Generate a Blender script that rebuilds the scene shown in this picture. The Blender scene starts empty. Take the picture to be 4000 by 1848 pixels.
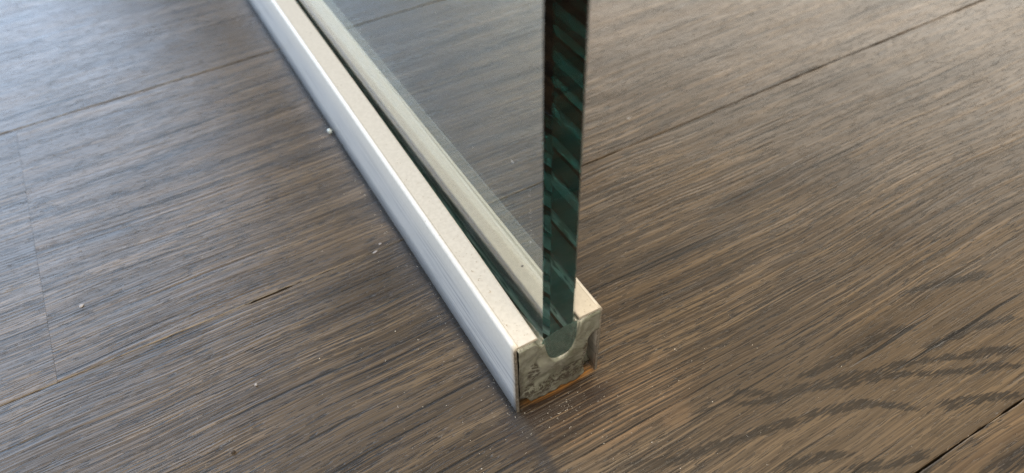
import bpy, bmesh, math, random
from mathutils import Vector, noise as mnoise
random.seed(7)
scene = bpy.context.scene
col = scene.collection

# ------------------------------------------------------------------ camera
FPX, CAM_ROT, CAM_LOC = 2897.48, (0.75617, 0.02913, -0.51738), (-0.04658, -0.08961, 0.17506)
cd = bpy.data.cameras.new('camera')
cd.sensor_width = 36.0
cd.lens = FPX / 4000 * 36.0
cd.clip_start, cd.clip_end = 0.005, 50
cam = bpy.data.objects.new('camera', cd)
cam.rotation_mode = 'XYZ'
cam.rotation_euler, cam.location = CAM_ROT, CAM_LOC
col.objects.link(cam)
scene.camera = cam
cd.dof.use_dof = True
cd.dof.focus_distance = 0.198
cd.dof.aperture_fstop = 12.0

# ------------------------------------------------------------------ room light: ambient, two windows
w = bpy.data.worlds.new('World')
scene.world = w
w.use_nodes = True
bg = w.node_tree.nodes['Background']
bg.inputs[0].default_value = (0.60, 0.56, 0.50, 1)
bg.inputs[1].default_value = 0.52

def window_light(name, az, el, dist, sx, sy, power, color):
    l = bpy.data.lights.new(name, 'AREA')
    l.shape = 'RECTANGLE'
    l.size, l.size_y = sx, sy
    l.energy, l.color = power, color
    o = bpy.data.objects.new(name, l)
    a, e = math.radians(az), math.radians(el)
    d = Vector((math.sin(a) * math.cos(e), math.cos(a) * math.cos(e), math.sin(e)))
    o.location = d * dist
    o.rotation_euler = (-d).to_track_quat('-Z', 'Y').to_euler()
    col.objects.link(o)
    return o
window_light('window_light_cool', -40, 26, 2.6, 3.9, 2.0, 148, (0.55, 0.735, 1.0))
window_light('window_light_neutral', 51, 20, 3.0, 2.8, 1.5, 54, (1.0, 0.93, 0.82))
window_light('ceiling_light_warm', 190, 72, 2.4, 2.2, 2.2, 104, (1.0, 0.86, 0.66))

scene.view_settings.view_transform = 'Standard'
scene.view_settings.look = 'None'
scene.view_settings.exposure = 0.0
scene.view_settings.gamma = 1.0
scene.view_settings.use_curve_mapping = False
cy = scene.cycles
cy.max_bounces = 28
cy.transmission_bounces = 28
cy.glossy_bounces = 10
cy.diffuse_bounces = 4
cy.transparent_max_bounces = 16
cy.caustics_reflective = True
cy.caustics_refractive = True
cy.blur_glossy = 0.2
cy.sample_clamp_indirect = 1.6
cy.use_denoising = True
cy.denoiser = 'OPENIMAGEDENOISE'
cy.denoising_input_passes = 'RGB_ALBEDO_NORMAL'
cy.denoising_prefilter = 'NONE'
cy.use_adaptive_sampling = False

# ------------------------------------------------------------------ node helpers
class NT:
    """small expression builder over a node tree"""
    def __init__(self, name):
        self.m = bpy.data.materials.new(name)
        self.m.use_nodes = True
        self.t = self.m.node_tree
        self.t.nodes.clear()
        self.out = self.t.nodes.new('ShaderNodeOutputMaterial')
    def n(self, kind, **kw):
        nd = self.t.nodes.new(kind)
        for k, v in kw.items():
            setattr(nd, k, v)
        return nd
    def put(self, sock, v):
        if isinstance(v, bpy.types.NodeSocket):
            self.t.links.new(v, sock)
        elif isinstance(v, (tuple, list)) and sock.type == 'RGBA' and len(v) == 3:
            sock.default_value = (*v, 1)
        else:
            sock.default_value = v
    def math(self, op, a, b=0.0, c=None, clamp=False):
        nd = self.n('ShaderNodeMath', operation=op, use_clamp=clamp)
        self.put(nd.inputs[0], a); self.put(nd.inputs[1], b)
        if c is not None: self.put(nd.inputs[2], c)
        return nd.outputs[0]
    def add(self, a, b): return self.math('ADD', a, b)
    def mul(self, a, b): return self.math('MULTIPLY', a, b)
    def sub(self, a, b): return self.math('SUBTRACT', a, b)
    def ss(self, v, lo, hi, a=0.0, b=1.0):
        nd = self.n('ShaderNodeMapRange', interpolation_type='SMOOTHSTEP')
        self.put(nd.inputs['Value'], v)
        nd.inputs['From Min'].default_value, nd.inputs['From Max'].default_value = lo, hi
        nd.inputs['To Min'].default_value, nd.inputs['To Max'].default_value = a, b
        return nd.outputs['Result']
    def xyz(self, x, y, z=0.0):
        nd = self.n('ShaderNodeCombineXYZ')
        self.put(nd.inputs[0], x); self.put(nd.inputs[1], y); self.put(nd.inputs[2], z)
        return nd.outputs[0]
    def sep(self, v):
        nd = self.n('ShaderNodeSeparateXYZ'); self.put(nd.inputs[0], v)
        return nd.outputs
    def noise(self, vec, scale=1.0, detail=2.0, rough=0.5, dist=0.0):
        nd = self.n('ShaderNodeTexNoise')
        self.put(nd.inputs['Vector'], vec)
        nd.inputs['Scale'].default_value = scale
        nd.inputs['Detail'].default_value = detail
        nd.inputs['Roughness'].default_value = rough
        nd.inputs['Distortion'].default_value = dist
        return nd.outputs['Fac']
    def mix(self, f, a, b, mode='MIX'):
        nd = self.n('ShaderNodeMix', data_type='RGBA', blend_type=mode)
        self.put(nd.inputs['Factor'], f)
        self.put(nd.inputs['A'] if False else nd.inputs[6], a); self.put(nd.inputs[7], b)
        return nd.outputs[2]
    def bump(self, h, strength, dist, normal=None):
        nd = self.n('ShaderNodeBump')
        nd.inputs['Strength'].default_value = strength
        nd.inputs['Distance'].default_value = dist
        self.put(nd.inputs['Height'], h)
        if normal is not None: self.put(nd.inputs['Normal'], normal)
        return nd.outputs[0]
    def bsdf(self, **kw):
        nd = self.n('ShaderNodeBsdfPrincipled')
        for k, v in kw.items():
            self.put(nd.inputs[k.replace('_', ' ')], v)
        return nd
    def surf(self, s):
        self.t.links.new(s, self.out.inputs['Surface'])
        return self.m
    def coord(self, which='Object'):
        return self.n('ShaderNodeTexCoord').outputs[which]

# ------------------------------------------------------------------ materials
S1, S2, S3, JOINT = 0.2059, 0.0737, -0.0643, -0.1058      # plank joints
FIGURE = [[(0.0125, -0.0269), (0.0226, -0.0303), (0.0389, -0.0342), (0.0535, -0.037), (0.0621, -0.0391), (0.0717, -0.0413), (0.0804, -0.0445), (0.0868, -0.0489), (0.0927, -0.0537)],
          [(0.0951, -0.0549), (0.1025, -0.0569), (0.1119, -0.0605), (0.1187, -0.0631)],
          [(0.0492, -0.0262), (0.0607, -0.0312), (0.0693, -0.0327), (0.0804, -0.0374), (0.091, -0.0409), (0.1005, -0.0456), (0.108, -0.0494), (0.1174, -0.0533), (0.1264, -0.0577)],
          [(0.0669, -0.0304), (0.0763, -0.035), (0.084, -0.0368), (0.0923, -0.0398), (0.1002, -0.0416), (0.1105, -0.0458), (0.1212, -0.0497), (0.1312, -0.0542)],
          [(0.071, -0.03), (0.0851, -0.0312), (0.0966, -0.0315), (0.1077, -0.0325), (0.1120, -0.0345)],
          [(0.1060, -0.0405), (0.1130, -0.0413), (0.1213, -0.0422), (0.1301, -0.0438), (0.1407, -0.0475)],
          [(0.0462, -0.0467), (0.0561, -0.0488), (0.0639, -0.0514), (0.0677, -0.0536)],
          [(0.0605, -0.0545), (0.0691, -0.058), (0.0766, -0.0609), (0.0843, -0.0622)],
          [(0.0522, -0.0248), (0.0597, -0.0284), (0.0633, -0.0323)],
          [(0.1157, -0.0238), (0.127, -0.0258), (0.1356, -0.0285), (0.1483, -0.0322)]]
def wood_material():
    m = NT('oak_floor')
    P = m.coord('Object')
    info = m.n('ShaderNodeObjectInfo')
    pr = m.n('ShaderNodeSeparateColor'); m.put(pr.inputs[0], info.outputs['Color'])
    seed, yc, tone = pr.outputs[0], pr.outputs[1], pr.outputs[2]
    arch = info.outputs['Alpha']
    x, y, z = m.sep(P)
    sd = m.mul(seed, 37.0)
    # lazy bending of the grain along the board
    bend = m.noise(m.xyz(m.add(m.mul(x, 7.0), sd), m.mul(y, 9.0), sd), 1.0, 2.0, 0.5)
    yw = m.add(y, m.mul(m.sub(bend, 0.5), 0.012))
    wob = m.noise(m.xyz(m.add(m.mul(x, 60.0), sd), m.mul(y, 130.0), sd), 1.0, 2.0, 0.5)
    yf = m.add(yw, m.mul(m.sub(wob, 0.5), 0.0009))
    # growth rings: flat-sawn arches round the axis y = yc
    dy = m.sub(yw, m.mul(m.sub(yc, 0.5), 0.14))
    r = m.math('SQRT', m.add(m.mul(dy, dy), 0.00004))
    wig = m.noise(m.xyz(m.add(m.mul(x, 26.0), sd), m.mul(y, 60.0), sd), 1.0, 3.0, 0.55)
    t = m.add(m.sub(m.mul(r, 600.0), m.mul(x, 40.0)), m.mul(m.sub(wig, 0.5), 6.0))
    near = m.ss(m.math('ABSOLUTE', dy), 0.014, 0.050, 1.0, 0.0)
    near = m.mul(near, arch)     # arches show near the axis
    # fibres, several lengths
    f1 = m.noise(m.xyz(m.add(m.mul(x, 13.0), sd), m.mul(yf, 1400.0), sd), 1.0, 2.0, 0.55)
    f2 = m.noise(m.xyz(m.add(m.mul(x, 40.0), sd), m.mul(yf, 3000.0), sd), 1.0, 2.0, 0.6)
    f3 = m.noise(m.xyz(m.add(m.mul(x, 9.0), sd), m.mul(yf, 190.0), sd), 1.0, 2.0, 0.5)
    f4 = m.noise(m.xyz(m.add(m.mul(x, 21.0), m.add(sd, 3.0)), m.mul(yf, 2300.0), sd), 1.0, 1.0, 0.5)
    patch = m.noise(m.xyz(m.add(m.mul(x, 16.0), sd), m.mul(y, 60.0), sd), 1.0, 2.0, 0.55)
    pores = m.noise(m.xyz(m.add(m.mul(x, 190.0), sd), m.mul(yf, 2300.0), m.add(sd, 5.0)), 1.0, 1.0, 0.5)
    ring = m.add(m.mul(m.math('SINE', m.add(t, m.mul(m.sub(pores, 0.5), 1.6))), 0.5), 0.5)
    # colours: dark stained ground, thin tan lines where the stain was brushed off, dark open grain
    c = m.mix(m.ss(f3, 0.30, 0.70), (0.056, 0.043, 0.030), (0.084, 0.064, 0.044))
    tan = m.mul(m.ss(f1, 0.56, 0.60), m.ss(patch, 0.34, 0.56))
    c = m.mix(m.mul(tan, 0.50), c, (0.205, 0.152, 0.096))
    tan2 = m.mul(m.ss(f4, 0.57, 0.61), m.ss(patch, 0.28, 0.60))
    c = m.mix(m.mul(tan2, 0.48), c, (0.235, 0.173, 0.108))
    dark = m.mul(m.ss(f1, 0.43, 0.40), m.ss(patch, 0.75, 0.40))
    c = m.mix(m.mul(dark, 0.60), c, (0.027, 0.021, 0.017))
    c = m.mix(m.mul(m.ss(f2, 0.56, 0.66), 0.34), c, (0.18, 0.13, 0.088))
    c = m.mix(m.mul(m.ss(f2, 0.45, 0.36), 0.70), c, (0.022, 0.018, 0.015))
    # early-wood pores: short dark dashes crowded into the ring bands
    band = m.mul(m.ss(ring, 0.78, 0.99), m.add(m.mul(near, 0.85), 0.08))
    pm = m.ss(m.add(pores, m.mul(band, 0.20)), 0.60, 0.65)
    c = m.mix(m.mul(band, 0.6), c, (0.022, 0.019, 0.018))
    c = m.mix(m.mul(pm, 0.80), c, (0.018, 0.016, 0.015))
    light = m.mul(m.ss(ring, 0.42, 0.05), near)
    c = m.mix(m.mul(light, 0.35), c, (0.205, 0.142, 0.088))
    # the cathedral figure of the board right of the rail: dark early-wood lines crossing the fibre
    pos = m.sep(m.n('ShaderNodeNewGeometry').outputs['Position'])
    wx = m.math('DIVIDE', pos[0], 0.16); wy = m.math('DIVIDE', m.add(pos[1], 0.07), 0.07)
    fig = None
    fn = m.noise(m.xyz(m.mul(pos[0], 230.0), m.mul(m.add(pos[1], m.mul(m.sub(wob, 0.5), 0.0009)), 2300.0), 2.0), 1.0, 1.0, 0.5)
    fw = m.noise(m.xyz(m.mul(pos[0], 70.0), m.mul(pos[1], 120.0), 4.0), 1.0, 2.0, 0.5)
    for line in FIGURE:
        fc = m.n('ShaderNodeFloatCurve')
        cu = fc.mapping.curves[0]
        pts = [(px / 0.16, (py + 0.07) / 0.07) for px, py in line]
        while len(cu.points) < len(pts): cu.points.new(0.5, 0.5)
        for cp, q in zip(cu.points, pts): cp.location = q
        fc.mapping.update()
        m.put(fc.inputs['Value'], wx)
        d = m.math('ABSOLUTE', m.sub(wy, fc.outputs[0]))
        d = m.add(m.mul(d, 0.07 / 0.0015), m.mul(m.sub(fw, 0.5), 1.5))
        k = m.mul(m.ss(d, 1.55, 0.35), m.mul(m.ss(wx, pts[0][0] - 0.02, pts[0][0] + 0.03), m.ss(wx, pts[-1][0] + 0.02, pts[-1][0] - 0.03)))
        fig = k if fig is None else m.math('MAXIMUM', fig, k)
    fig = m.ss(m.add(m.mul(fig, 0.62), m.mul(m.sub(fn, 0.5), 1.9)), 0.30, 0.52)      # broken into short open pores
    fig = m.mul(fig, m.ss(pos[1], S3 - 0.0003, S3 + 0.0003))
    flat = m.mul(m.ss(m.add(pos[1], m.mul(m.sub(fw, 0.5), 0.02)), -0.018, -0.040), m.mul(m.ss(pos[0], 0.02, 0.07), m.ss(pos[1], S3 - 0.0003, S3 + 0.0003)))
    c = m.mix(m.mul(flat, 0.38), c, (0.145, 0.108, 0.070))         # paler flat-sawn heart between the lines
    c = m.mix(m.mul(m.mul(fig, m.ss(pos[1], 0.0, -0.012)), m.mul(m.ss(pos[0], 0.005, 0.03), 0.85)), c, (0.024, 0.020, 0.016))
    # long thin cracks opened by brushing
    ck = m.noise(m.xyz(m.add(m.mul(x, 13.0), sd), m.mul(yf, 900.0), m.add(sd, 9.0)), 1.0, 1.0, 0.4)
    crack = m.mul(m.ss(ck, 0.66, 0.70), m.ss(patch, 0.62, 0.46))
    c = m.mix(m.mul(crack, 0.9), c, (0.010, 0.009, 0.008))
    # board tone
    c = m.mix(1.0, c, m.xyz(*(m.add(0.68, m.mul(tone, k)) for k in (0.46, 0.38, 0.28))), 'MULTIPLY')
    # water stain and worn finish around the open end of the rail (world place)
    G = m.n('ShaderNodeNewGeometry').outputs['Position']
    gx, gy, gz = m.sep(G)
    sn = m.noise(m.xyz(m.mul(gx, 45.0), m.mul(gy, 110.0), 0.0), 1.0, 3.0, 0.6)
    def blob(cx, cy_, rx, ry, k=0.8):
        a = m.mul(m.sub(gx, cx), 1 / rx); b = m.mul(m.sub(gy, cy_), 1 / ry)
        d = m.add(m.math('SQRT', m.add(m.mul(a, a), m.mul(b, b))), m.mul(m.sub(sn, 0.5), k))
        return m.ss(d, 0.55, 1.15, 1.0, 0.0)
    worn = m.mul(blob(0.024, -0.012, 0.026, 0.011), m.ss(f1, 0.40, 0.60))
    worn = m.math('MAXIMUM', worn, m.mul(blob(0.0355, -0.0225, 0.006, 0.003, 0.9), 0.45))
    c = m.mix(m.mul(worn, 0.45), c, (0.24, 0.15, 0.08))
    stain = m.mul(blob(0.010, -0.0055, 0.021, 0.0085, 1.0), m.ss(f1, 0.66, 0.50))
    c = m.mix(m.mul(stain, 0.85), c, (0.022, 0.015, 0.012))
    raw = m.mul(blob(0.0150, 0.0016, 0.0125, 0.0022, 0.8), m.ss(f2, 0.35, 0.55))
    c = m.mix(m.mul(raw, 0.8), c, (0.34, 0.16, 0.042))
    grime_shade = m.mul(m.ss(m.add(gx, m.mul(m.sub(sn, 0.5), 0.006)), -0.0045, -0.0005), m.ss(gx, 0.002, 0.0))  # grime along the channel base, with its contact shadow painted in
    c = m.mix(m.mul(grime_shade, 0.9), c, (0.026, 0.022, 0.020))
    foot = m.mul(m.ss(m.add(gx, m.mul(m.sub(sn, 0.5), 0.0012)), -0.0020, -0.0007), m.mul(m.ss(gx, 0.002, 0.0), m.ss(gy, -0.002, 0.001)))  # tight contact shadow under the wall, painted into the floor colour
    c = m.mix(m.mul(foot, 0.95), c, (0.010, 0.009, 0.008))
    # relief and gloss
    h = m.add(m.mul(f1, 0.7), m.mul(f3, 0.4))
    h = m.sub(h, m.mul(pm, 0.55)); h = m.sub(h, m.mul(crack, 1.2))
    und = m.noise(m.xyz(m.add(m.mul(x, 30.0), sd), m.mul(y, 90.0), sd), 1.0, 2.0, 0.5)
    nrm = m.bump(und, 0.35, 0.0012)
    nrm = m.bump(h, 0.7, 0.00030, nrm)
    sm = m.noise(m.xyz(m.mul(gx, 18.0), m.mul(gy, 18.0), 0.0), 1.0, 4.0, 0.6)
    rough = m.add(m.ss(sm, 0.3, 0.7, 0.27, 0.36), m.mul(m.sub(f1, 0.5), 0.12))
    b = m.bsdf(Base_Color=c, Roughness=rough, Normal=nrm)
    b.inputs['Specular IOR Level'].default_value = 0.5
    return m.surf(b.outputs[0])

def painted_metal():
    m = NT('cream_painted_metal')
    P = m.coord('Object'); x, y, z = m.sep(P)
    sp = m.noise(P, 900.0, 3.0, 0.6)
    c = m.mix(m.ss(sp, 0.35, 0.65), (0.52, 0.482, 0.415), (0.57, 0.53, 0.46))
    # rubbed grime streaks running along the wall, thicker low down
    st = m.noise(m.xyz(m.mul(x, 300.0), m.mul(y, 26.0), m.mul(z, 620.0)), 1.0, 3.0, 0.6)
    pt = m.noise(m.xyz(m.mul(x, 60.0), m.mul(y, 40.0), m.mul(z, 70.0)), 1.0, 2.0, 0.5)
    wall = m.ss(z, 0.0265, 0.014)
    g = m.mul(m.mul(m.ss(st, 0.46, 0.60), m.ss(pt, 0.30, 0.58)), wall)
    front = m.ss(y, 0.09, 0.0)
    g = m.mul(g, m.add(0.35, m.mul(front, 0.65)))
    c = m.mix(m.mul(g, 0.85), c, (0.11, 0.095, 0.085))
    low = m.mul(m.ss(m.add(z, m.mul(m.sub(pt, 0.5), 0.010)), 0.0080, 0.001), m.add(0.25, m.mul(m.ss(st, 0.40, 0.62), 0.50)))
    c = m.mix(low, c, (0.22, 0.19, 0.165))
    c = m.mix(m.mul(wall, 0.5), c, (0.31, 0.32, 0.335))          # dimmer, cooler light on the outer side painted into the colour
    # chipped, dull front edge
    en = m.noise(P, 1400.0, 2.0, 0.6)
    ed = m.mul(m.ss(m.add(y, m.mul(m.sub(en, 0.5), 0.0012)), 0.0005, -0.0001), m.ss(z, 0.0286, 0.0270))
    c = m.mix(m.mul(ed, 0.85), c, (0.085, 0.072, 0.058))
    dots = m.n('ShaderNodeTexVoronoi'); m.put(dots.inputs['Vector'], P); dots.inputs['Scale'].default_value = 420
    dn = m.noise(P, 160.0, 2.0, 0.5)
    dd = m.mul(m.ss(dots.outputs['Distance'], 0.13, 0.06), m.ss(dn, 0.52, 0.62))
    c = m.mix(m.mul(dd, 0.55), c, (0.20, 0.165, 0.12))
    nrm = m.bump(sp, 0.12, 0.0002)
    nrm = m.bump(st, 0.10, 0.0002, nrm)
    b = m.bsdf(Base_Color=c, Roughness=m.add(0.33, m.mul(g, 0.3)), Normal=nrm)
    return m.surf(b.outputs[0])

def sealant_material():
    m = NT('aged_silicone')
    P = m.coord('Object'); x, y, z = m.sep(P)
    n1 = m.noise(P, 150.0, 4.0, 0.6, 0.8)
    n2 = m.noise(P, 420.0, 3.0, 0.65, 1.2)
    n3 = m.noise(P, 1500.0, 3.0, 0.6)
    c = m.mix(m.ss(n1, 0.38, 0.62), (0.125, 0.134, 0.105), (0.235, 0.247, 0.215))
    front = m.ss(y, 0.004, 0.0005)
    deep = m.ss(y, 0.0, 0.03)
    dirt = m.mul(m.mul(m.ss(n2, 0.50, 0.60), m.ss(n1, 0.56, 0.44)), m.mul(front, m.ss(z, 0.0235, 0.0165)))
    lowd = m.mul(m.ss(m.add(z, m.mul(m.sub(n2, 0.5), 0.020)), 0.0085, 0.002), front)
    side = m.mul(m.ss(m.add(x, m.mul(m.sub(n2, 0.5), 0.010)), 0.0205, 0.0245), m.mul(front, m.ss(z, 0.022, 0.016)))
    def spot(cx, cz, rx, rz, lo=0.44, hi=0.52):
        a = m.mul(m.sub(x, cx), 1 / rx); b_ = m.mul(m.sub(z, cz), 1 / rz)
        d = m.math('SQRT', m.add(m.mul(a, a), m.mul(b_, b_)))
        return m.mul(m.mul(m.ss(m.add(d, m.mul(m.sub(n1, 0.5), 1.6)), 1.1, 0.7), m.ss(n4, lo, hi)), front)
    n4 = m.noise(m.xyz(m.mul(x, 330.0), m.mul(y, 330.0), m.mul(z, 480.0)), 1.0, 5.0, 0.72, 1.8)
    for (q1, q2, q3, q4) in ((0.0050, 0.0165, 0.0022, 0.0042), (0.0095, 0.0075, 0.0050, 0.0028), (0.0175, 0.0085, 0.0050, 0.0030), (0.0036, 0.0090, 0.0020, 0.0030), (0.0215, 0.0130, 0.0022, 0.0060)):
        c = m.mix(m.mul(spot(q1, q2, q3, q4), 0.92), c, (0.035, 0.030, 0.024))
    c = m.mix(m.mul(m.mul(m.ss(n2, 0.56, 0.62), m.ss(n1, 0.62, 0.46)), m.mul(front, 0.5)), c, (0.34, 0.36, 0.32))
    c = m.mix(m.mul(dirt, 0.60), c, (0.075, 0.065, 0.05))
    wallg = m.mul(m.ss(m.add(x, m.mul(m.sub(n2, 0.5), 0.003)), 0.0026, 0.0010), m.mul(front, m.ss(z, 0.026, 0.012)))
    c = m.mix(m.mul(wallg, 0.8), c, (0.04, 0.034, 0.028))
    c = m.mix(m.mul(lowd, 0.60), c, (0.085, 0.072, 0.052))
    c = m.mix(m.mul(side, 0.75), c, (0.10, 0.08, 0.035))
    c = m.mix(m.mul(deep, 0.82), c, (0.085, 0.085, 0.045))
    nrm = m.bump(n2, 0.3, 0.0006)
    nrm = m.bump(n3, 0.25, 0.00015, nrm)
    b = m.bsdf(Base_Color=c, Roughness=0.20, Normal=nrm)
    b.inputs['Subsurface Weight'].default_value = 0.5
    b.inputs['Subsurface Radius'].default_value = (0.0012, 0.0012, 0.0008)
    b.inputs['Subsurface Scale'].default_value = 1.0
    return m.surf(b.outputs[0])

def clear_bead_material():
    m = NT('clear_silicone')
    P = m.coord('Object')
    n2 = m.noise(P, 500.0, 3.0, 0.6, 0.6)
    c = m.mix(m.ss(n2, 0.35, 0.65), (0.24, 0.42, 0.40), (0.42, 0.58, 0.55))
    b = m.bsdf(Base_Color=c, Roughness=0.22, Normal=m.bump(n2, 0.3, 0.0004), IOR=1.41)
    b.inputs['Transmission Weight'].default_value = 0.86
    return m.surf(b.outputs[0])

def glass_material():
    m = NT('float_glass')
    g = m.n('ShaderNodeBsdfGlass')
    g.inputs['IOR'].default_value = 1.52
    g.inputs['Roughness'].default_value = 0.0
    va = m.n('ShaderNodeVolumeAbsorption')
    va.inputs['Color'].default_value = (0.0, 0.62, 0.60, 1)
    va.inputs['Density'].default_value = 13.0
    m.t.links.new(va.outputs[0], m.out.inputs['Volume'])
    P = m.coord('Object')
    df = m.n('ShaderNodeBsdfDiffuse'); df.inputs['Color'].default_value = (0.62, 0.66, 0.66, 1)
    mx = m.n('ShaderNodeMixShader')
    film = m.noise(P, 60.0, 4.0, 0.6); wipe = m.noise(P, 14.0, 2.0, 0.5)
    geo = m.n('ShaderNodeNewGeometry')
    nx_ = m.sep(geo.outputs['True Normal'])[0]
    outer = m.mul(m.math('GREATER_THAN', m.math('ABSOLUTE', nx_), 0.9), m.sub(1.0, geo.outputs['Backfacing']))   # dust lies on the outside of the big faces
    m.put(mx.inputs[0], m.mul(outer, m.add(0.006, m.mul(m.ss(film, 0.35, 0.7), m.mul(m.ss(wipe, 0.3, 0.7), 0.03)))))
    m.t.links.new(g.outputs[0], mx.inputs[1]); m.t.links.new(df.outputs[0], mx.inputs[2])
    return m.surf(mx.outputs[0])

def bonded_material():
    """the buried faces of the pane, wetted by the sealant"""
    m = NT('silicone_bond')
    P = m.coord('Object'); x, y, z = m.sep(P)
    n = m.noise(m.xyz(m.mul(x, 300.0), m.mul(y, 60.0), m.mul(z, 500.0)), 1.0, 3.0, 0.6)
    c = m.mix(m.ss(n, 0.35, 0.62), (0.62, 0.68, 0.62), (0.88, 0.92, 0.88))
    lng = m.noise(m.xyz(m.mul(x, 120.0), m.mul(y, 75.0), m.mul(z, 420.0)), 1.0, 3.0, 0.6)
    c = m.mix(m.ss(lng, 0.37, 0.56), (0.14, 0.20, 0.17), c)
    c = m.mix(m.ss(m.add(z, m.mul(m.sub(lng, 0.5), 0.004)), 0.0205, 0.0236), c, (0.03, 0.07, 0.06))
    c = m.mix(m.mul(m.ss(z, 0.0172, 0.0171), 0.8), c, (0.11, 0.36, 0.32))
    back = m.n('ShaderNodeNewGeometry').outputs['Backfacing']
    c = m.mix(back, (0.075, 0.073, 0.042), c)      # grimy skin outside, clean wet face inside
    df = m.n('ShaderNodeBsdfDiffuse'); m.put(df.inputs['Color'], c)
    tl = m.n('ShaderNodeBsdfTranslucent'); m.put(tl.inputs['Color'], m.mix(0.75, c, (0.70, 0.78, 0.72)))
    mx = m.n('ShaderNodeMixShader'); mx.inputs[0].default_value = 0.05     # silicone lets light through
    m.t.links.new(df.outputs[0], mx.inputs[1]); m.t.links.new(tl.outputs[0], mx.inputs[2])
    va = m.n('ShaderNodeVolumeAbsorption')
    va.inputs['Color'].default_value = (0.0, 0.62, 0.60, 1)
    va.inputs['Density'].default_value = 13.0
    m.t.links.new(va.outputs[0], m.out.inputs['Volume'])
    return m.surf(mx.outputs[0])

def plain(name, color, rough=0.6, scale=800.0, var=0.25, trans=0.0):
    m = NT(name)
    P = m.coord('Object')
    n = m.noise(P, scale, 3.0, 0.6)
    lo = tuple(k * (1 - var) for k in color); hi = tuple(min(1, k * (1 + var)) for k in color)
    b = m.bsdf(Base_Color=m.mix(m.ss(n, 0.35, 0.65), lo, hi), Roughness=rough)
    b.inputs['Transmission Weight'].default_value = trans
    return m.surf(b.outputs[0])

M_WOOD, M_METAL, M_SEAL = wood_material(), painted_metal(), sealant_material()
M_BEAD, M_GLASS, M_BOND = clear_bead_material(), glass_material(), bonded_material()
M_SUB = plain('dark_subfloor', (0.02, 0.016, 0.013), 0.9)
M_SHIM = plain('bare_orange_wood', (0.36, 0.165, 0.040), 0.6, 300.0, 0.9)
M_DUST = plain('pale_dust', (0.62, 0.58, 0.52), 0.9)
M_FIBRE = plain('brown_fibre', (0.30, 0.24, 0.16), 0.8)
M_LINT = plain('white_lint', (0.34, 0.33, 0.34), 0.8)
M_CRUMB = plain('glass_crumb', (0.80, 0.86, 0.82), 0.15, 800.0, 0.1, 0.5)
M_GRIT = plain('dark_grit', (0.045, 0.035, 0.028), 0.8)

# ------------------------------------------------------------------ object helpers
def link(name, verts, faces, mat, parent=None, smooth=False, loc=None):
    me = bpy.data.meshes.new(name)
    me.from_pydata(verts, [], faces)
    me.validate()
    for mt in (mat if isinstance(mat, (list, tuple)) else [mat]):
        me.materials.append(mt)
    if smooth:
        me.polygons.foreach_set('use_smooth', [True] * len(me.polygons))
    me.update()
    o = bpy.data.objects.new(name, me)
    col.objects.link(o)
    if parent: o.parent = parent
    if loc: o.location = loc
    return o
def tag(o, label=None, cat=None, group=None, kind=None):
    for k, v in (('label', label), ('category', cat), ('group', group), ('kind', kind)):
        if v: o[k] = v
    return o
def ns(x, y=0.0, z=0.0): return mnoise.noise(Vector((x, y, z)))
def fix_normals(o):
    bm = bmesh.new(); bm.from_mesh(o.data)
    bmesh.ops.recalc_face_normals(bm, faces=bm.faces)
    bm.to_mesh(o.data); bm.free()

def sstep(a, b, v):
    t = max(0.0, min(1.0, (v - a) / (b - a))); return t * t * (3 - 2 * t)

# ------------------------------------------------------------------ floor: subfloor and planks
X0, X1, Y0, Y1 = -1.3, 1.5, -0.75, 1.45
sub = link('floor', [(x, y, z) for z in (-0.03, -0.012) for (x, y) in ((X0, Y0), (X1, Y0), (X1, Y1), (X0, Y1))],
           [(0, 3, 2, 1), (4, 5, 6, 7), (0, 1, 5, 4), (1, 2, 6, 5), (2, 3, 7, 6), (3, 0, 4, 7)], M_SUB)
tag(sub, kind='structure')

def make_plank(xa, xb, ya, yb, params, fine):
    """a board with a slightly eased, ragged edge; origin at its centre"""
    cx, cyy = (xa + xb) / 2, (ya + yb) / 2
    xs = []
    x = xa
    while x < xb - 1e-6:
        xs.append(x)
        x += 0.0016 if (fine and -0.20 < x < 0.40) else 0.03
    xs.append(xb)
    def gap(x, yline):       # half the open joint: closed for stretches, then open
        v = 0.5 * ns(x * 38, yline * 91, 3.3) + 0.35 * ns(x * 140, yline * 57, 8.1) + 0.25 * ns(x * 420, yline * 13, 1.7)
        if abs(yline - S1) < 1e-4: v += 0.30
        elif abs(yline - S3) < 1e-4: v += 0.20
        elif abs(yline - S2) < 1e-4:
            v += 0.10 if x > 0.03 else (0.75 if -0.051 < x < -0.038 else (-0.22 if x > -0.03 else -0.30))
        base = 0.00006 + max(0.0, v + 0.02) * 0.00085
        return min(base, 0.00034)
    ez, ew = 0.00022, 0.00030
    verts, faces = [], []
    for x in xs:
        gb = gap(x, ya) ; gt = gap(x, yb)
        xx = x - cx
        if x == xs[0]: xx += 0.00003
        if x == xs[-1]: xx -= 0.00003
        wv = 0.00008 * ns(x * 60, ya * 33, 5)
        for (yy, zz) in ((ya + gb, -0.012), (ya + gb, -ez), (ya + gb + ew + wv, 0.0), (yb - gt - ew - wv, 0.0), (yb - gt, -ez), (yb - gt, -0.012)):
            verts.append((xx, yy - cyy, zz))
    n = len(xs)
    for i in range(n - 1):
        for k in range(5):
            a = i * 6 + k
            faces.append((a, a + 6, a + 7, a + 1))
    faces.append((0, 1, 2, 3, 4, 5)); e = (n - 1) * 6
    faces.append((e + 5, e + 4, e + 3, e + 2, e + 1, e))
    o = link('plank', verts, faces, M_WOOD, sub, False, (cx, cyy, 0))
    fix_normals(o)
    o.color = params
    return o
pitch = 0.135
rows = [(S1, S1 + pitch), (S2, S1), (S3, S2), (S3 - pitch, S3)]
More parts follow.
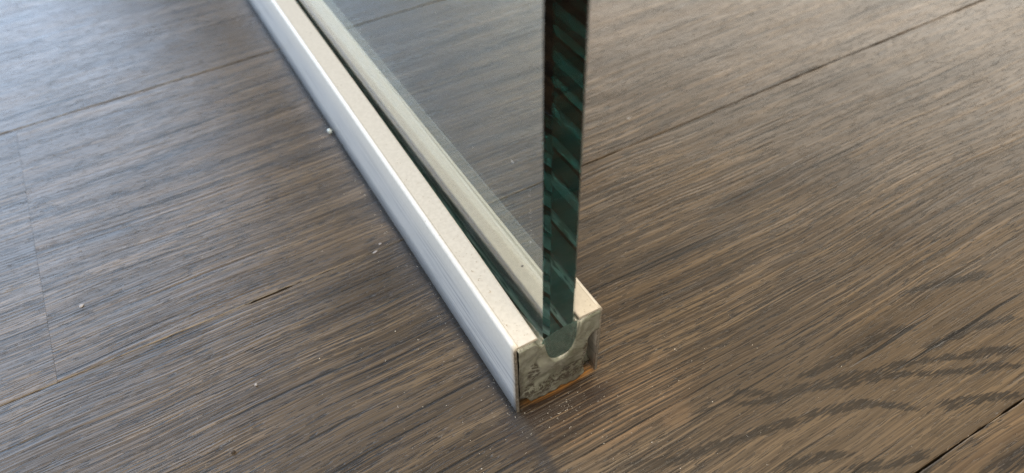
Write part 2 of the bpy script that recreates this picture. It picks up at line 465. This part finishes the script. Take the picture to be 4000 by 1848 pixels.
y = S1 + pitch
while y < Y1 - 0.02: rows.append((y, min(y + pitch, Y1))); y += pitch
y = S3 - pitch
while y > Y0 + 0.02: rows.append((max(y - pitch, Y0), y)); y -= pitch
joints = {0: [-0.62, 0.78], 1: [JOINT, 1.02], 2: [-0.45, 0.83], 3: [-0.71, 0.49]}
# (seed, arch axis in the board, tone)
look = {(0, 1): (0.13, 0.62, 0.50, 0.15), (1, 0): (0.36, 0.15, 0.44, 0.2), (1, 1): (0.52, 0.60, 0.52, 0.35),
        (2, 1): (0.71, 0.13, 0.34, 0.12), (3, 1): (0.91, 0.80, 0.62, 0.8)}
for i, (ya, yb) in enumerate(rows):
    js = joints.get(i) or sorted([random.uniform(-1.0, -0.2), random.uniform(0.4, 1.2)])
    cuts = [X0] + js + [X1]
    for k in range(len(cuts) - 1):
        pr = look.get((i, k), (random.random(), random.random(), random.uniform(0.2, 0.6), random.random()))
        make_plank(cuts[k], cuts[k + 1], ya, yb, pr, i < 4)

# ------------------------------------------------------------------ the rail: two folded sides, sealant, shim
W, H, T, RB, L = 0.0254, 0.0291, 0.0008, 0.0014, 1.5
LIP_L, LIP_R = 0.0066, 0.0069
rail = bpy.data.objects.new('glazing_channel', None)
rail.empty_display_size = 0.02
col.objects.link(rail)
tag(rail, 'narrow cream painted metal channel holding the glass, its open end facing us', 'channel')

def ys_list():
    ys, y = [0.0], 0.0
    while y < L - 1e-6:
        y += 0.002 if y < 0.06 else (0.01 if y < 0.4 else 0.1)
        ys.append(min(y, L))
    return ys
def sweep(profile, ys, warp):
    """closed profile [(x,z)] swept along y"""
    n = len(profile); v, f = [], []
    for j, y in enumerate(ys):
        for k, (x, z) in enumerate(profile):
            v.append(warp(x, y, z))
    for j in range(len(ys) - 1):
        for k in range(n):
            a, b = j * n + k, j * n + (k + 1) % n
            f.append((a, b, b + n, a + n))
    f.append(tuple(range(n - 1, -1, -1)))
    f.append(tuple((len(ys) - 1) * n + k for k in range(n)))
    return v, f
for side in (-1, 1):
    lip = LIP_L if side < 0 else LIP_R
    # wall plus the bend, in local coords where the outer face is x = 0 and inward is +x
    zb = 0.0 if side < 0 else 0.0012
    arc = [(RB - RB * math.cos(a), H - RB + RB * math.sin(a)) for a in [math.pi / 2 * k / 8 for k in range(9)]]
    ri = RB - T
    arc_in = [(RB - ri * math.cos(a), H - RB + ri * math.sin(a)) for a in [math.pi / 2 * k / 8 for k in range(8, -1, -1)]]
    prof = [(0, zb), (0, 0.008), (0, 0.016), (0, 0.023)] + arc + arc_in + [(T, 0.016), (T, zb)]
    mir = (lambda x: x) if side < 0 else (lambda x: W - x)
    def warp(x, y, z, s=side):
        e = max(0.0, 1 - y / 0.004)
        dx = 0.00007 * ns(y * 14, z * 40, s) + 0.00010 * e * ns(z * 420, s * 3.0, 1)
        dy = 0.00022 * e * (ns(z * 500, x * 500, s) + 0.6 * ns(z * 1700, x * 900, 2)) if y < 1e-9 else 0.0
        return (mir(x) + dx, y + dy, max(z, 0.0))
    v, f = sweep(prof, ys_list(), warp)
    wall = link('side_wall', v, f, M_METAL, rail)
    fix_normals(wall)
    for p in wall.data.polygons: p.use_smooth = len(p.vertices) == 4
    prof = [(RB, H), (lip - 0.0004, H), (lip - 0.0001, H - 0.00012), (lip, H - 0.0004), (lip, H - T), (RB, H - T)]
    v, f = sweep(prof, ys_list(), warp)
    if side < 0:
        v = [(x + (0.0016 * (1 - math.exp(-y / 0.065)) if x > 0.003 else 0.0), y, z) for (x, y, z) in v]
    lp = link('lip', v, f, M_METAL, wall)
    fix_normals(lp)

# pane
GX0, GX1, GC, GZ, GBURY, GTOP = 0.00875, 0.01780, 0.00125, 0.0170, 0.0232, 0.90
# sealant: top profile over x, along y
def seal_top(x, y):
    f = sstep(0.028, 0.0, y)                       # fills up towards the open end
    groove = 0.0188 + 0.0068 * f + 0.0004 * ns(y * 60, x * 200, 4)
    if x < 0.0052: return H - T - 0.0002
    if x > 0.0205: return H - T - 0.0002
    zl = H - T - 0.0002
    if x < 0.0072: return zl + (groove - zl) * sstep(0.0052, 0.0072, x)
    if x < GX0 - 0.00002:
        return groove + 0.0008 * sstep(0.0080, GX0, x)
    if x < GX1 + 0.00002: return GZ - 0.00005
    return zl - 0.0006 - 0.004 * sstep(0.0, 0.03, y) + 0.0006 * sstep(0.0180, 0.0205, x)
XS = sorted(set([T + 0.00003 + (W - 2 * T - 0.00006) * k / 84 for k in range(85)] +
                [GX0 - 0.00003, GX0 + 0.00001, GX1 - 0.00001, GX1 + 0.00003, 0.0052, 0.0072]))
def seal_bot(x):
    return 0.0066 - 0.0032 * sstep(0.0022, 0.0042, x) - 0.0004 * sstep(0.004, 0.012, x) + 0.0007 * ns(x * 330, 2.2) + 0.0004 * ns(x * 900, 7.7)
YS = [0.0, 0.0004, 0.001, 0.002] + [0.002 + 0.002 * k for k in range(1, 20)] + [0.05, 0.07, 0.1, 0.15, 0.25, 0.4, 0.7, 1.0, L - 0.001]
NZ = 34
def face_y(x, z):
    v = -0.0006 + 0.00055 * ns(x * 150, z * 150, 1.0) + 0.00028 * ns(x * 380, z * 380, 6.0) + 0.00010 * ns(x * 1100, z * 1100, 3.0)
    # left-over lumps squeezed out along the lower edge
    v -= 0.0006 * math.exp(-((x - 0.0065) / 0.0035) ** 2 - ((z - 0.0075) / 0.003) ** 2)
    v += 0.0042 * sstep(0.0205, 0.0230, x + 0.0012 * ns(z * 300, 5.5)) * sstep(0.021, 0.017, z)
    return min(v, 0.0012 if x < 0.02 else 0.0045)
UX0, UX1 = 0.0083, 0.0184
def front_top(x):
    """rounded pocket the pane stands in, seen on the end face"""
    if UX0 < x < UX1:
        u = abs(x - (UX0 + UX1) / 2) / ((UX1 - UX0) / 2)
        edge = seal_top(UX0, 0.0) if x < 0.0133 else seal_top(UX1, 0.0)
        return 0.0170 + (edge - 0.0170) * u ** 4.0 + 0.0005 * ns(x * 520, 9.1) * (1 - u)
    return seal_top(x, 0.0)
verts, faces = [], []
nx = len(XS)
# front sheet
for r in range(NZ + 1):
    for x in XS:
        zb_, zt = seal_bot(x), front_top(x)
        z = zb_ + (zt - zb_) * r / NZ
        yy = face_y(x, z)
        if UX0 - 0.0006 < x < UX1 + 0.0006 and z > GZ - 0.0012: yy = min(yy, -0.00030)
        if r == NZ and UX0 < x < UX1: yy = -0.00022
        verts.append((x, yy, z))
for r in range(NZ):
    for k in range(nx - 1):
        a = r * nx + k
        faces.append((a, a + 1, a + nx + 1, a + nx))
top0 = NZ * nx
# top sheet
prev = [top0 + k for k in range(nx)]
for (yg, yo, fn) in ((-0.00012, 0.0013, front_top), (-0.00008, 0.0016, lambda q: seal_top(q, 0.0))):
    cur = []
    for x in XS:
        cur.append(len(verts)); verts.append((x, yg if UX0 < x < UX1 else yo, fn(x)))
    for k in range(nx - 1): faces.append((prev[k], prev[k + 1], cur[k + 1], cur[k]))
    prev = cur
for y in YS[2:]:
    cur = []
    for x in XS:
        cur.append(len(verts)); verts.append((x, y + 0.0012, seal_top(x, y)))
    for k in range(nx - 1): faces.append((prev[k], prev[k + 1], cur[k + 1], cur[k]))
    prev = cur
back = prev
prev = list(range(nx))
for y in YS[2:]:
    cur = []
    for x in XS:
        cur.append(len(verts)); verts.append((x, y + 0.0012, seal_bot(x)))
    for k in range(nx - 1): faces.append((prev[k + 1], prev[k], cur[k], cur[k + 1]))
    prev = cur
for k in range(nx - 1): faces.append((prev[k], prev[k + 1], back[k + 1], back[k]))
seal = link('sealant', verts, faces, M_SEAL, rail, True)
seal['label'] = 'lumpy grey-green silicone filling the open end of the channel'

# smeared lips of sealant rounding the buried corners of the pane
def smear(pts, nm='sealant_smear'):
    """closed outline (x,z) at the pane's end, bulged towards the viewer"""
    cx = sum(p[0] for p in pts) / len(pts); cz = sum(p[1] for p in pts) / len(pts)
    v, f = [], []; n = len(pts); rings = (1.0, 0.86, 0.6, 0.3)
    for q, s in enumerate(rings):
        for (x, z) in pts:
            xx, zz = cx + (x - cx) * s, cz + (z - cz) * s
            d = (0.0, 0.00006, 0.00010, 0.00012)[q] + 0.00003 * ns(xx * 900, zz * 900)
            v.append((xx, -0.00008 - d, zz))
    for q in range(len(rings) - 1):
        for k in range(n):
            a, b = q * n + k, q * n + (k + 1) % n
            f.append((a, b, b + n, a + n))
    v.append((cx, -0.00022, cz)); c0 = len(v) - 1
    for k in range(n): f.append(((len(rings) - 1) * n + k, (len(rings) - 1) * n + (k + 1) % n, c0))
    m0 = len(v)
    for (x, z) in pts: v.append((x, 0.00002 - 0.00006, z))
    f.append(tuple(m0 + k for k in range(n - 1, -1, -1)))
    return v, f

# clear bead wetting the pane's end: rounded U below, arched line on top
U = []
for k in range(25):
    a = math.pi + math.pi * k / 24
    U.append((0.0127 + 0.0056 * math.copysign(abs(math.cos(a)) ** 0.85, math.cos(a)), 0.0212 + 0.0054 * math.copysign(abs(math.sin(a)) ** 0.9, math.sin(a))))
for k in range(13):
    t = k / 12
    U.append((0.0178 - (0.0178 - 0.0080) * t, 0.0278 + 0.0011 * math.sin(math.pi * (0.15 + 0.75 * t)) - 0.0009 * t))
v, f = smear(U)
bead = link('clear_bead', v, f, M_BEAD, seal, True)
fix_normals(bead)
bead['label'] = 'clear teal silicone bead rounding the foot of the glass edge'

# shim under the sealant
v, f = [], []
nX = 20
for (yy, zz) in ((0.0012, 0.0003), (0.0009, 0.0014), (0.0024, 0.0022), (0.03, 0.0022)):
    for k in range(nX + 1):
        x = 0.0050 + 0.0172 * k / nX
        v.append((x, yy + 0.0007 * ns(x * 500, yy * 300), zz + 0.0004 * ns(x * 300, 3)))
for q in range(3):
    for k in range(nX):
        a = q * (nX + 1) + k
        f.append((a, a + 1, a + nX + 2, a + nX + 1))
shim = link('wood_shim', v, f, M_SHIM, rail)
shim['label'] = 'bare orange wood sliver showing under the sealant'

# ------------------------------------------------------------------ glass panel
def ring(z, x0=GX0, x1=GX1, c=GC, yb=L - 0.01):
    return [(x0, c, z), (x0 + c, 0.0, z), (x1 - c, 0.0, z), (x1, c, z), (x1, yb - c, z), (x1 - c, yb, z), (x0 + c, yb, z), (x0, yb - c, z)]
zs = [GZ, GBURY, 0.03, GTOP]
v = []
for z in zs: v += ring(z)
f, mi = [], []
for q in range(len(zs) - 1):
    for k in range(8):
        a, b = q * 8 + k, q * 8 + (k + 1) % 8
        f.append((a, b, b + 8, a + 8)); mi.append(1 if q == 0 else 0)
f.append(tuple(range(7, -1, -1))); mi.append(1)
f.append(tuple(24 + k for k in range(8))); mi.append(0)
pane = link('glass_screen', v, f, [M_GLASS, M_BOND])
for p, k in zip(pane.data.polygons, mi): p.material_index = k
tag(pane, 'upright clear glass panel with a dark green polished edge standing in the channel', 'glass screen')

# ------------------------------------------------------------------ small debris
def lump(name, loc, r, sq, mat, seed, label, cat, group=None, sub=2):
    bm = bmesh.new()
    bmesh.ops.create_icosphere(bm, subdivisions=sub, radius=1.0)
    for q in bm.verts:
        k = 1 + 0.35 * ns(q.co.x * 1.6 + seed, q.co.y * 1.6, q.co.z * 1.6)
        q.co = Vector((q.co.x * r[0] * k, q.co.y * r[1] * k, max(q.co.z, -0.5) * r[2] * k))
    me = bpy.data.meshes.new(name); bm.to_mesh(me); bm.free()
    me.materials.append(mat)
    o = bpy.data.objects.new(name, me); col.objects.link(o)
    zmin = min(q.co.z for q in me.vertices)
    o.location = (loc[0], loc[1], (loc[2] if len(loc) > 2 else 0.0) - zmin)
    o.rotation_euler = (0, 0, sq)
    return tag(o, label, cat, group)

lump('glass_crumb', (-0.0014, 0.1394), (0.0009, 0.0010, 0.0009), 0.3, M_CRUMB, 1, 'clear glassy crumb on the floor against the outer wall of the channel', 'crumb')
lump('lint_tuft', (-0.0959, 0.0992), (0.0007, 0.0006, 0.0003), 0.7, M_LINT, 2, 'white lint tuft on the floor at far left', 'lint')
lump('lint_tuft', (-0.0103, 0.0732), (0.0010, 0.0003, 0.0002), 0.25, M_LINT, 3, 'elongated pale lint lying on the plank joint close to the channel', 'lint')
lump('lint_tuft', (-0.0075, 0.0757), (0.0005, 0.0003, 0.0002), 0.1, M_LINT, 4, 'smaller pale lint just above the plank joint near the channel', 'lint')
lump('plaster_crumb', (-0.0577, 0.0441), (0.0004, 0.0004, 0.0004), 0.1, M_LINT, 5, 'tiny pale crumb on the plank in front of the left joint', 'crumb')
lump('grit_grain', (-0.0686, 0.0272), (0.0006, 0.0005, 0.0005), 0.1, M_GRIT, 6, 'tiny dark grit grain on the floor at the bottom left', 'grit')
lump('lint_tuft', (0.0989, 0.0870), (0.0010, 0.0004, 0.00015), 0.25, M_LINT, 8, 'flat pale lint on the floor right of the glass edge', 'lint')
lump('grit_grain', (0.0215, 0.0215, H), (0.00035, 0.0003, 0.00025), 0.1, M_GRIT, 9, 'dark grit grain on the far lip of the channel behind the glass', 'grit')

def dust(name, spots, mat, label, cat, size):
    """one object of many tiny flakes and curled fibres; spots yields (point, u, v, n) frames"""
    v, f = [], []
    for (p, u, w_, n_) in spots:
        s = size * random.uniform(0.5, 1.0) ** 1.5 * (1.7 if random.random() < 0.08 else 1.0)
        if random.random() < 0.72:                                  # flake: squat four-sided pyramid
            a0 = random.uniform(0, 6.3); b = len(v)
            for k in range(4):
                a = a0 + k * math.pi / 2; r_ = s * random.uniform(0.6, 1.1)
                v.append(p + u * (math.cos(a) * r_) + w_ * (math.sin(a) * r_ * 0.7) + n_ * 1e-5)
            v.append(p + n_ * (s * 0.6 + 1e-5))
            for k in range(4): f.append((b + k, b + (k + 1) % 4, b + 4))
        else:                                                       # fibre: thin three-sided strand
            a = random.uniform(0, 6.3); turn = random.uniform(-0.9, 0.9); q = Vector(p); th = s * 0.17; b = len(v)
            seg = 5
            for k in range(seg + 1):
                d = u * math.cos(a) + w_ * math.sin(a); sd_ = n_.cross(d)
                v += [q + sd_ * th + n_ * 1e-5, q - sd_ * th + n_ * 1e-5, q + n_ * (th * 1.6 + 1e-5)]
                q = q + d * s * 0.9; a += turn
            for k in range(seg):
                for (i, j) in ((0, 1), (1, 2), (2, 0)):
                    f.append((b + 3 * k + i, b + 3 * k + j, b + 3 * k + 3 + j, b + 3 * k + 3 + i))
    o = link(name, v, f, mat)
    return tag(o, label, cat, None, 'stuff')
EX, EY, EZ = Vector((1, 0, 0)), Vector((0, 1, 0)), Vector((0, 0, 1))
def floor_spots(n):
    out = []
    while len(out) < n:
        if random.random() < 0.55:
            a, r_ = random.uniform(0, 6.3), abs(random.gauss(0, 0.035))
            x, y = 0.012 + r_ * math.cos(a) * 1.3, -0.006 + r_ * math.sin(a)
        elif random.random() < 0.35:
            x, y = -abs(random.gauss(0, 0.004)) - 0.0005, random.uniform(0, 0.15)
        else:
            x, y = random.uniform(-0.15, 0.20), random.uniform(-0.09, 0.20)
        if -0.0003 < x < W + 0.0003 and y > -0.0008: continue
        out.append((Vector((x, y, 0.0)), EX, EY, EZ))
    return out
dust('dust', floor_spots(620), M_DUST, 'pale dust specks and short fibres scattered over the dark planks', 'dust', 0.00017)
lipspots = []
for k in range(170):
    y = abs(random.gauss(0, 0.05))
    x = random.uniform(0.0016, 0.0058) if random.random() < 0.75 else random.uniform(W - 0.006, W - 0.0017)
    lipspots.append((Vector((x, y + 0.0005, H + 0.00007)), EX, EY, EZ))
dust('dust', lipspots, M_FIBRE, 'fine brown dust fibres lying on the cream channel lips', 'dust', 0.00016)
gsp = []
for k in range(110):
    gsp.append((Vector((GX0, random.uniform(0.003, 0.20), 0.031 + random.random() ** 1.3 * 0.11)), EY, EZ, -EX))
for k in range(26):
    z = random.choice((0.056, 0.059, 0.063, 0.066, 0.070)) + random.gauss(0, 0.0012)
    gsp.append((Vector((GX0, 0.0062 + random.gauss(0, 0.00025), z)), EY, EZ, -EX))
dust('dust', gsp, M_DUST, 'pale dust specks stuck on the near face of the glass', 'dust', 0.00016)

# light reaching the floor and rail through the pane is solved as refracted light
for o in bpy.data.objects:
    if o.type == 'LIGHT': o.data.cycles.is_caustics_light = True
    elif o.type == 'MESH' and o is not pane: o.cycles.is_caustics_receiver = True
pane.cycles.is_caustics_caster = True
